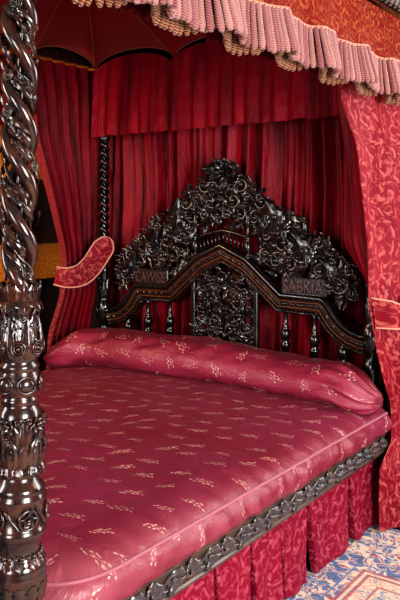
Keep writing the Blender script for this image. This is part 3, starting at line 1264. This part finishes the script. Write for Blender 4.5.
def rounded(x, y, x0=QX0, x1=QX1, y0=QY0, y1=QY1, cr=CR):
    """pull the two foot corners of the rectangle onto an arc"""
    for cx, sx in ((x0 + cr, -1), (x1 - cr, 1)):
        cy = y0 + cr
        if (x - cx) * sx > 0 and y < cy:
            dx, dy = x - cx, y - cy
            mx = max(abs(dx), abs(dy))
            l = math.hypot(dx, dy)
            if l > 1e-6:
                k = mx / l
                return cx + dx * k, cy + dy * k
    return x, y


def edge_d(x, y):
    d = min(x - QX0, QX1 - x, y - QY0, (QY1 - y) + .3)
    for cx, sx in ((QX0 + CR, -1), (QX1 - CR, 1)):
        if (x - cx) * sx > 0 and y < QY0 + CR:
            d = min(d, CR - math.hypot(x - cx, y - QY0 - CR))
    return max(0, d)


def q_top(x, y):
    d = edge_d(x, y)
    z = .518 + .055 * (1 - math.exp(-d / .05)) + .03 * smooth(.05, .7, d)
    # puffs and puckers
    z += .007 * noise.noise(V(x * 3, y * 3, 0)) * smooth(0, .2, d)
    z += .004 * noise.noise(V(x * 9, y * 7, 3)) * smooth(0, .1, d)
    al = y if min(x - QX0, QX1 - x) < y - QY0 else x
    z += .006 * noise.noise(V(al * 15, d * 4, 5)) * 1.7 * math.exp(-d / .10) * smooth(0, .02, d)
    # faint quilting channels running down the bed
    z -= .004 * math.exp(-((((x + y * .0) / .32) % 1 - .5) * .32 / .018) ** 2) * smooth(.1, .25, d)
    z -= .003 * math.exp(-((((y) / .42) % 1 - .5) * .42 / .018) ** 2) * smooth(.1, .25, d)
    return z


spread = empty('bedspread', (BX, -1.07, .5))
tag(spread, 'rose silk quilted bedspread with small cream sprigs, spread over the bed', 'bedspread')
m = MB()
NX, NY = 130, 140
x_of = lambda u: QX0 + (QX1 - QX0) * (.5 - .5 * cos(PI * u)) * .5 + (QX1 - QX0) * u * .5
y_of = lambda v: QY0 + (QY1 - QY0) * (v * .6 + .4 * v ** 1.6)


def f(u, v):
    x, y = rounded(x_of(u), y_of(v))
    return V(x, y, q_top(x, y))


m.grid(NX, NY, f, lambda u, v: (x_of(u), y_of(v)))
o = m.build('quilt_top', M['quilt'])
o.parent = spread
o.location = -spread.location
# perimeter of the cover: head-right -> foot-right -> foot-left -> head-left
per = []
for i in range(121):
    per.append((QX1, QY1 + (QY0 + CR - QY1) * i / 120))
for i in range(1, 17):
    a = -PI / 2 * i / 16
    per.append((QX1 - CR + CR * cos(a), QY0 + CR + CR * sin(a)))
for i in range(1, 81):
    per.append((QX1 - CR + (QX0 + CR - QX1 + CR) * i / 80, QY0))
for i in range(1, 17):
    a = -PI / 2 - PI / 2 * i / 16
    per.append((QX0 + CR + CR * cos(a), QY0 + CR + CR * sin(a)))
for i in range(1, 81):
    per.append((QX0, QY0 + CR + (QY1 - QY0 - CR) * i / 80))
s_acc = [0]
for a, b in zip(per, per[1:]):
    s_acc.append(s_acc[-1] + math.hypot(b[0] - a[0], b[1] - a[1]))


def per_n(i):
    a, b = per[max(0, i - 1)], per[min(len(per) - 1, i + 1)]
    dx, dy = b[0] - a[0], b[1] - a[1]
    l = math.hypot(dx, dy)
    return -dy / l * 1.0, dx / l


rows = []
prof = [(0.0, .518), (.012, .508), (.020, .49), (.022, .468), (.018, .446), (.010, .438), (.0, .431), (-.03, .428)]
m = MB()
for i, (x, y) in enumerate(per):
    nx, ny = per_n(i)
    if i < 100 and nx < 0:
        nx, ny = -nx, -ny
    row = []
    for j, (o_, z) in enumerate(prof):
        w = noise.noise(V(s_acc[i] * 15, j * .5, 2)) * .018 * sin(PI * j / (len(prof) - 1)) * (1 if j else 0)
        w += noise.noise(V(s_acc[i] * 4, 0, 9)) * .006 * (j > 0)
        row.append(m.vert((x - 0 + nx * (o_ + w) * 1.0, y + ny * (o_ + w), z if j else q_top(x, y)), (.97 + j * .016 + x * 0, s_acc[i] * 1.0)))
    rows.append(row)
for a, b in zip(rows, rows[1:]):
    for j in range(len(prof) - 1):
        m.f.append((a[j], a[j + 1], b[j + 1], b[j]))
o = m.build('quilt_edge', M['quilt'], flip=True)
o.parent = spread
o.location = -spread.location
m = MB()
m.tube([V(x, y, .520 + .002 * noise.noise(V(i * .2, 0, 0))) for i, (x, y) in enumerate(per)], .005, 8)
o = m.build('piping', M['piping'])
o['label'] = 'pink cord piping'
o.parent = spread
o.location = -spread.location


# ------------------------------------------------------------------ bolster
bolster = empty('bolster', (BX, -.21, .67))
tag(bolster, 'long rose silk bolster with cream sprigs lying across the head of the bed', 'bolster')


def bol(u, v):
    s = u
    x = -.99 + 1.985 * s
    a = 2 * PI * v
    end = smooth(0, .15, s) * (1 - smooth(.86, 1.0, s))
    rr = (.16 + .84 * (smooth(0, .13, s) ** .6)) * (.30 + .70 * (1 - smooth(.925, 1.012, s)) ** .6)
    cz = .672 - .075 * (1 - smooth(0, .16, s)) - .055 * smooth(.9, 1.0, s) - .018 * smooth(.55, .85, s)
    cy = -.21 - .02 * sin(s * 6) - .15 * (1 - smooth(0, .2, s)) + .0 * smooth(.9, 1, s)
    ry, rz = (.158 - .012 * smooth(.8, .95, s)) * rr, (.117 - .018 * smooth(.5, .85, s)) * rr
    g = smooth(.84, .95, s)
    rip = 1 + .10 * g * sin(a * 11 + 1) + .05 * (1 - smooth(.02, .14, s)) * sin(a * 9)
    p = V(x, cy + cos(a) * ry * rip, cz + sin(a) * rz * rip)
    p.z += .012 * noise.noise(V(x * 4, a * 1.2, 0)) + .008 * noise.noise(V(x * 9 + a * 2, a * 1.5, 8)) + .006 * noise.noise(V(x * 11, a * 3, 4))
    p.y += .010 * noise.noise(V(x * 5, a, 7))
    p.z = max(p.z, q_top(min(max(p.x, QX0), QX1), min(p.y, QY1)) + .002) if p.x > QX0 and p.x < QX1 else max(p.z, .53)
    return p


m = MB()
NU, NV = 150, 48
idx = []
for i in range(NU + 1):
    idx.append([m.vert(bol(i / NU, j / NV), (1.955 * i / NU, .86 * j / NV)) for j in range(NV + 1)])
for i in range(NU):
    for j in range(NV):
        m.f.append((idx[i][j], idx[i + 1][j], idx[i + 1][j + 1], idx[i][j + 1]))
for row, sx in ((idx[0], -1), (idx[-1], 1)):
    # gathered ends drawn in to a button
    prev = row
    cen = sum((Vector(m.v[k]) for k in row[:-1]), Vector()) / NV
    for q in (.6, .25):
        nxt = []
        for j, k in enumerate(row):
            pt = cen.lerp(Vector(m.v[k]), q) + V(sx * .012 * (1 - q) * (1 + .5 * sin(j * 2.6)), 0, 0)
            nxt.append(m.vert(pt, m.uv[k]))
        for j in range(NV):
            f4 = (prev[j], nxt[j], nxt[j + 1], prev[j + 1])
            m.f.append(f4 if sx > 0 else f4[::-1])
        prev = nxt
    for j in range(NV):
        c_ = m.vert(cen + V(sx * .006, 0, 0), (0, 0)) if j == 0 else c_
        m.f.append((prev[j], c_, prev[j + 1]) if sx > 0 else (prev[j + 1], c_, prev[j]))
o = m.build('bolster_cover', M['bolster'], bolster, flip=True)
o.location = -bolster.location
# ------------------------------------------------------------------ hangings
def folds(seed, n):
    r = random.Random(seed)
    cs = [(r.uniform(.6, 1.4) * n, r.uniform(0, 6.28), r.uniform(.4, 1)) for _ in range(4)]

    def f(u, v=0):
        a = 0
        for k, (fr, ph, am) in enumerate(cs):
            w = 2 * PI * fr * u + ph + .8 * sin(v * 2 + k) + 1.5 * noise.noise(V(u * n * .35, v * .5, seed + k))
            a += am * (sin(w) if k % 2 else 1 - 2 * abs(sin(w / 2)) ** .8)
        return a / 2.0
    return f


# back curtain behind the headboard
fo = folds(5, 15)
fo2 = folds(11, 34)


def back_curtain(u, v):
    z = .30 + 1.66 * v
    x = -1.01 + 1.90 * u + .055 * smooth(1.62, 1.74, z) * max(0, 1 - u / .09)
    uu = u + .010 * sin(v * 5 + u * 9) + .006 * noise.noise(V(u * 6, v * 3, 1))
    y = .16 + .042 * fo(uu, v * .6) + .012 * fo2(uu, v) + .006 * noise.noise(V(u * 14, v * 7, 0))
    return V(x, y, z)


m = MB()
m.grid(260, 60, back_curtain, lambda u, v: (u * 2.4, v * 1.66))
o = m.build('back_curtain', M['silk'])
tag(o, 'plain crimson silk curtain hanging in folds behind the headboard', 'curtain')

# gathered inner valance along the tester, above the back curtain
fv = folds(21, 17)


def inner_valance(A, B, n, seed, z1=1.912, inward=V(0, -1, 0), rise=ARC):
    fv = folds(seed, 6 * n)
    L = (B - A).length
    def f(u, v):
        k = u * n
        i = min(n - 1, int(k))
        p = arcpt(A.lerp(B, i / n), A.lerp(B, (i + 1) / n), k - i, rise)
        top = p.z - .037
        amp = .006 + .018 * v
        base = A.lerp(B, u)
        z = top + (z1 + .006 * fv(u * .9, 0) - top) * v
        return V(base.x, base.y, 0) + inward * (.004 + amp * (fv(u, v * .5) + 1.3) + .004 * noise.noise(V(u * 40, v * 8, seed))) + V(0, 0, z)
    m = MB()
    m.grid(70 * n, 26, f, lambda u, v: (u * L * 1.2, -v * .45))
    return m


o = inner_valance(V(LX0, LY1 - .004, ZB), V(LX1 - .05, LY1 - .004, ZB), 3, 31).build('inner_valance', M['silk'])
tag(o, 'gathered crimson silk valance inside the canopy above the back curtain', 'valance')
o = inner_valance(V(LX1 - .05, LY0 + .004, ZB), V(LX0 + .05, LY0 + .004, ZB), 3, 33, z1=2.02, inward=V(0, 1, 0), rise=0).build('inner_valance', M['silk'])
tag(o, 'gathered crimson silk valance inside the canopy at the foot of the bed', 'valance')
o = inner_valance(V(LX0 + .004, LY0 + .03, ZB), V(LX0 + .004, -.60, ZB), 3, 35, inward=V(1, 0, 0), rise=0).build('inner_valance', M['silk'])
tag(o, 'gathered crimson silk valance inside the canopy on the far long side', 'valance')
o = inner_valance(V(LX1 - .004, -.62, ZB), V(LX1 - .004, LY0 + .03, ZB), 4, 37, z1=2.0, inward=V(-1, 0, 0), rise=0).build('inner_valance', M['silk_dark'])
tag(o, 'dark crimson valance lining the inside of the fringed canopy edge', 'valance')

# left curtain, tied back
CL = empty('bed_curtain', (-.93, -.2, 0))
tag(CL, 'crimson silk bed curtain with a damask edge, tied back on the left of the headboard', 'curtain')
cl_tab0 = [(.30, -.36), (.70, -.335), (.95, -.285), (1.14, -.265), (1.25, -.28), (1.5, -.36), (1.9, -.50), (2.48, -.58)]
cl_tab1 = [(.30, .02), (.70, .0), (.95, .0), (1.14, -.0), (1.25, .0), (1.5, .04), (1.9, .055), (2.48, .06)]
fl = folds(43, 7)


def left_curtain(u, v):
    z = .30 + 2.045 * v
    y0, y1 = interp(cl_tab0, z), interp(cl_tab1, z)
    w = y1 - y0
    gather = .6 / max(w, .1)
    amp = .013 + .011 * min(3, gather)
    uu = u + .01 * sin(v * 6 + u * 5)
    y = y0 + w * u
    x = -.955 - .05 * (1 - smooth(.7, 1.0, z)) - .02 * smooth(2.1, 2.4, z) + amp * (fl(uu, 0) * .8 + .55 * sin(uu * 2 * PI * 6.5)) + .003 * noise.noise(V(u * 12, v * 9, 2))
    top = 0
    if v > .97:
        pass
    return V(x, y, z)


def bfrac(v):
    return .08 + .22 * (1 - smooth(.32, .5, v))


m = MB()
m.grid(150, 80, lambda u, v: left_curtain(bfrac(v) + (1 - bfrac(v)) * u, v), lambda u, v: (u * 1.2, v * 2.1))
o = m.build('curtain_cloth', M['silk'], CL)
o.location = -CL.location
m = MB()
m.grid(24, 80, lambda u, v: left_curtain(bfrac(v) * u, v), lambda u, v: (u * .24, v * 2.1))
o = m.build('damask_border', M['damask_border'], CL)
o['label'] = 'red and orange damask border'
o.location = -CL.location

# right curtain, damask
CRT = empty('bed_curtain', (.99, -.05, 0))
tag(CRT, 'crimson damask bed curtain with pink leaf pattern at the right edge, hanging to the floor', 'curtain')
cr_tab0 = [(.02, -.19), (.30, -.185), (.39, -.04), (.56, -.05), (.68, -.13), (.82, -.185), (.92, -.205), (1.06, -.235), (1.32, -.215), (1.63, -.29), (1.95, -.375), (2.2, -.44)]
cr_tab1 = [(.02, .28), (1.0, .22), (2.2, .42)]
fr2 = folds(58, 3.2)


def right_curtain(u, v):
    z = .02 + 2.06 * v
    y0, y1 = interp(cr_tab0, z), interp(cr_tab1, z)
    y = y0 + (y1 - y0) * u
    tie = math.exp(-((z - .99) / .14) ** 2)
    amp = .040 - .012 * tie
    x = 1.03 - .058 * smooth(.6, 1.6, z) - .045 * smooth(1.7, 1.95, z) + amp * (1 - .4 * smooth(1.7, 1.95, z)) * (1.5 - 1.7 * abs(sin(PI * (2.6 * u + .30 + .05 * sin(v * 4)))) ** .7 * 1.0 + .30 * fr2(u, v)) - .012 * tie + .004 * noise.noise(V(u * 9, v * 9, 6))
    # leading edge rolls round
    x -= .03 * (1 - smooth(0, .07, u))
    return V(x, y, z)


m = MB()
m.grid(120, 90, right_curtain, lambda u, v: (u * 1.0, v * 2.14))
o = m.build('curtain_cloth', M['damask'], CRT, flip=True)
o.location = -CRT.location

# its plain silk lining, turned in toward the headboard above the moulding
flin = folds(71, 3)


def lining_fold(u, v):
    z = 1.06 + 1.01 * v
    vv = (z - .02) / 2.06
    p0 = right_curtain(.012, vv)
    k = smooth(1.08, 1.34, z)
    p1 = V(.782, -.115, z)
    p1 = p0.lerp(p1, k)
    p = p0.lerp(p1, u)
    n_ = V(-.75, -.66, 0)
    return p + n_ * (.020 * k * sin(PI * u) * (flin(u, v) + .6 * sin(u * 17 + v * 5)) - .004)


m = MB()
m.grid(60, 50, lining_fold, lambda u, v: (u * .5, v * 1.06))
o = m.build('curtain_lining', M['silk'], CRT)
o['label'] = 'plain crimson silk lining'
o.location = -CRT.location

# tiebacks: a shaped damask band with corded edges
TB = empty('curtain_tieback', (-.90, -.15, 1.2))
tag(TB, 'red damask tieback band with gold cord edging, around the left bed curtain', 'tieback')


TBP = [V(-.985, -.30, 1.075), V(-.90, -.285, 1.066), V(-.855, -.215, 1.080), V(-.835, -.15, 1.130), V(-.825, -.105, 1.185), V(-.79, -.09, 1.245), V(-.765, -.08, 1.30)]


def spline(P, u):
    n = len(P) - 1
    k = min(n - 1, int(u * n))
    t = u * n - k
    a, b, c, d_ = P[max(0, k - 1)], P[k], P[k + 1], P[min(n, k + 2)]
    return .5 * ((2 * b) + (c - a) * t + (2 * a - 5 * b + 4 * c - d_) * t * t + (3 * b - a - 3 * c + d_) * t ** 3)


def tb_left(u, v):
    # u along the band from behind the curtain up to the tip at the post, v across
    c = spline(TBP, u)
    t = (spline(TBP, min(1, u + .02)) - spline(TBP, max(0, u - .02))).normalized()
    out = V(.8, -.6, 0)
    n = out.cross(t).normalized()
    if n.z < 0:
        n = -n
    w = .064 * (.82 + .18 * smooth(0, .4, u)) * (min(1, (1 - u) * 6 + .02)) ** .5
    return c + n * ((v - .5) * 2 * w) + out * (.012 * (1 - (2 * v - 1) ** 2))


m = MB()
m.grid(50, 12, tb_left, lambda u, v: (u * .55, v * .16))
o = m.build('tieback_band', M['damask'], TB, flip=True)
o.location = -TB.location
m = MB()
edge = [tb_left(i / 40, 0) for i in range(41)] + [tb_left(1 - i / 40, 1) for i in range(41)]
m.tube([p + V(.002, 0, 0) for p in edge], .0048, 7)
o = m.build('cord_edging', M['cord'], TB)
o['label'] = 'gold pink cord edging'
o.location = -TB.location

TB2 = empty('curtain_tieback', (1.03, -.05, 1.0))
tag(TB2, 'red damask tieback band with pink cord edging, around the right bed curtain', 'tieback')


def tb_right(u, v):
    zt = 1.068 - .034 * sin(PI * min(1, u * 1.7)) + .03 * max(0, u - .55)
    zb = .932 - .008 * sin(PI * u)
    z = zb + (zt - zb) * v
    p = right_curtain(.004 + .9 * u, (z - .02) / 2.06)
    hi = 1.072
    p.x += (hi - p.x) * .75 * smooth(0, .10, u) + .014
    p.x += .006 * sin(PI * v)
    return p


m = MB()
m.grid(50, 10, tb_right, lambda u, v: (u * .6 + .2, v * .14 + 3))
o = m.build('tieback_band', M['damask'], TB2, flip=True)
o.location = -TB2.location
m = MB()
m.tube([tb_right(i / 40, 0) for i in range(41)], .0042, 7)
m.tube([tb_right(i / 40, 1) for i in range(41)], .0042, 7)
o = m.build('cord_edging', M['cord'], TB2)
o.location = -TB2.location

# ------------------------------------------------------------------ outer valance with bullion fringe
def hem_wave(s):
    return .030 + .022 * sin(2 * PI * s / .33 + .6) + .007 * sin(2 * PI * s / .13)


def scallop(s):
    return .012 * abs(sin(PI * s / .33 + .3)) - .006


def outer_valance(p, q, out, label, fringe=True, gname='fringed_valance'):
    L = (q - p).length
    d = (q - p).normalized()
    root = empty(gname, (p + q) / 2 + V(0, 0, 2.1))
    tag(root, label, 'valance')

    def cloth(u, v):
        s = u * L
        z = 2.345 + (2.08 - 2.345) * v
        return p + d * s + out * (.012 + hem_wave(s) * v * 1.0) + V(0, 0, z)
    m = MB()
    m.grid(int(L * 60), 10, cloth, lambda u, v: (u * L, -v * .25))
    o = m.build('valance_cloth', M['damask_orange'], root, flip=True)
    o.location = -root.location
    m = MB()
    n = int(L / .0195)
    gb = MB()
    gb.tube([p + d * (L * i / (n * 2)) + out * (.026 + hem_wave(L * i / (n * 2)) * .9) + V(0, 0, 2.112 + scallop(L * i / (n * 2))) for i in range(n * 2 + 1)], .007, 6)
    o = gb.build('braid_heading', M['cord'], root)
    o.location = -root.location
    for i in range(n):
        s = (i + .5) * L / n
        r = .0104
        z0 = 2.112 + scallop(s)
        ln = .150 + random.uniform(-.004, .004) - .5 * scallop(s)
        hw = hem_wave(s)
        sway = random.uniform(-.003, .003)
        base = p + d * s + out * (.024 + hw * .9)
        tip = p + d * (s + sway) + out * (.024 + hw * 1.6)
        seg, rows = 8, 9
        idx = []
        for j in range(rows + 1):
            t = j / rows
            c = base.lerp(tip, t) + V(0, 0, z0 - ln * t)
            rr = r * (1.0 + .22 * smooth(.3, 1, t)) * (1 if j < rows else .55)
            idx.append([m.vert(c + d * (rr * cos(2 * PI * k / seg)) + out * (rr * sin(2 * PI * k / seg)), (i + k / seg, ln * t)) for k in range(seg + 1)])
        for j in range(rows):
            for k in range(seg):
                m.f.append((idx[j][k], idx[j][k + 1], idx[j + 1][k + 1], idx[j + 1][k]))
        m.f.append(tuple(idx[-1][:seg]))
        # short gold ends turned in behind the rippling hem
        idx = []
        rp = .5 + .5 * sin(2 * PI * s / .33 + .6)
        b2 = base - out * (.022 + .03 * (1 - rp))
        for j in range(5):
            t = j / 4
            c = b2 + V(0, 0, z0 - ln + .05 - (.036 + .030 * (1 - rp)) * t) + d * (sway * 2 * t)
            rr = r * (1.1 if j < 4 else .5)
            idx.append([m.vert(c + d * (rr * cos(2 * PI * k / 6)) + out * (rr * sin(2 * PI * k / 6)), (i + k / 6, .17 + .06 * t)) for k in range(7)])
        for j in range(4):
            for k in range(6):
                m.f.append((idx[j][k], idx[j][k + 1], idx[j + 1][k + 1], idx[j + 1][k]))
        m.f.append(tuple(idx[-1][:6]))
    o = m.build('bullion_fringe', M['fringe'], root)
    o['label'] = 'thick twisted pink and cream fringe'
    o['kind'] = 'stuff'
    o.location = -root.location
    return root


outer_valance(V(TX1 + .012, TY0 - .03, 0), V(TX1 + .012, .14, 0), V(1, 0, 0), 'orange-red damask canopy valance with thick pink twisted fringe, upper right')

# ------------------------------------------------------------------ bed skirt: box-pleated damask panels
SK = empty('bed_skirt', (.91, -1.0, 0))
tag(SK, 'crimson damask bed skirt in box-pleated panels hanging under the side rail', 'bed skirt')
bnd = [-.045, -.364, -.74, -.957, -1.162, -1.378, -1.62, -1.85, -2.08]
gap = [.02, .036, .044, .022, .026, .022, .03, .03, .0]
for k in range(8):
    y1, y0 = bnd[k], bnd[k + 1]
    g1, g0 = gap[k], gap[k + 1]
    m = MB()

    def f(u, v, y0=y0, y1=y1, g0=g0, g1=g1, k=k):
        z = .333 - .314 * v
        o0 = g0 * (.15 + .85 * v)
        o1 = g1 * (.15 + .85 * v)
        y = (y0 + o0) + (y1 - o1 - y0 - o0) * min(1, max(0, (u - .12) / .76))
        # panel sides fold back into the pleat
        e = max(0, .12 - u, u - .88) / .12
        x = .925 + .022 * v + .008 * v * sin(u * 9 + k * 2) + .004 * noise.noise(V(u * 5, v * 4, k)) - .035 * e
        if u < .12:
            y = (y0 + o0) - .01 * e * 0
        return V(x, y, z)
    m.grid(50, 14, f, lambda u, v, k=k, y0=y0, y1=y1: (y0 + (y1 - y0) * u + k * .31, -.335 * v))
    o = m.build('skirt_panel', M['damask_skirt'], SK)
    o.location = -SK.location
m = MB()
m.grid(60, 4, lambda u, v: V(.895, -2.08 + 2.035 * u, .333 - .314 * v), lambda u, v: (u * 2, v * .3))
o = m.build('pleat_shade_backing', M['shadow_cloth'], SK)
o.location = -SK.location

# ------------------------------------------------------------------ light
def area(name, loc, target, size, energy, color, sy=None):
    l = bpy.data.lights.new(name, 'AREA')
    l.energy = energy
    l.color = color
    l.shape = 'RECTANGLE'
    l.size = size
    l.size_y = sy or size
    o = bpy.data.objects.new(name, l)
    COL.objects.link(o)
    o.location = loc
    o.rotation_euler = (Vector(target) - Vector(loc)).to_track_quat('-Z', 'Y').to_euler()
    return o


area('window_light', (4.0, -2.7, 1.5), (.4, -.9, .8), 1.2, 170, (1.0, .98, .95), 1.5)
area('window_light', (1.4, -6.0, 1.4), (0, 0, 1.2), 1.2, 95, (1.0, .95, .90), 1.6)
area('window_light', (-1.5, -4.2, 1.9), (.6, -1.0, .8), 1.0, 80, (.95, .96, 1.0), 1.8)
area('window_light', (2.35, .5, 1.5), (1.2, -1.6, .8), 1.1, 60, (.95, .97, 1.0), 1.7)
area('warm_lamp', (3.2, .2, 2.9), (1.0, -.8, 2.2), .5, 8, (1.0, .72, .42))
area('warm_lamp', (-1.2, -1.9, 1.9), (-1.5, .3, 1.1), .4, 16, (1.0, .68, .36))
w = bpy.data.worlds.new('room_air')
SC.world = w
w.use_nodes = True
w.node_tree.nodes['Background'].inputs[0].default_value = (.75, .72, .70, 1)
w.node_tree.nodes['Background'].inputs[1].default_value = .035

# ------------------------------------------------------------------ camera
cam = bpy.data.cameras.new('camera')
co = bpy.data.objects.new('camera', cam)
COL.objects.link(co)
co.location = (2.267, -3.297, 1.436)
d = V(-.589, .808, 0).normalized()
co.rotation_euler = d.to_track_quat('-Z', 'Y').to_euler()
cam.sensor_fit = 'AUTO'
cam.sensor_width = 36
cam.lens = 729 * 36 / 600
cam.shift_y = -85 / 600
cam.clip_start = .05
SC.camera = co
SC.view_settings.view_transform = 'Standard'
SC.view_settings.look = 'Medium High Contrast'
SC.view_settings.exposure = 0
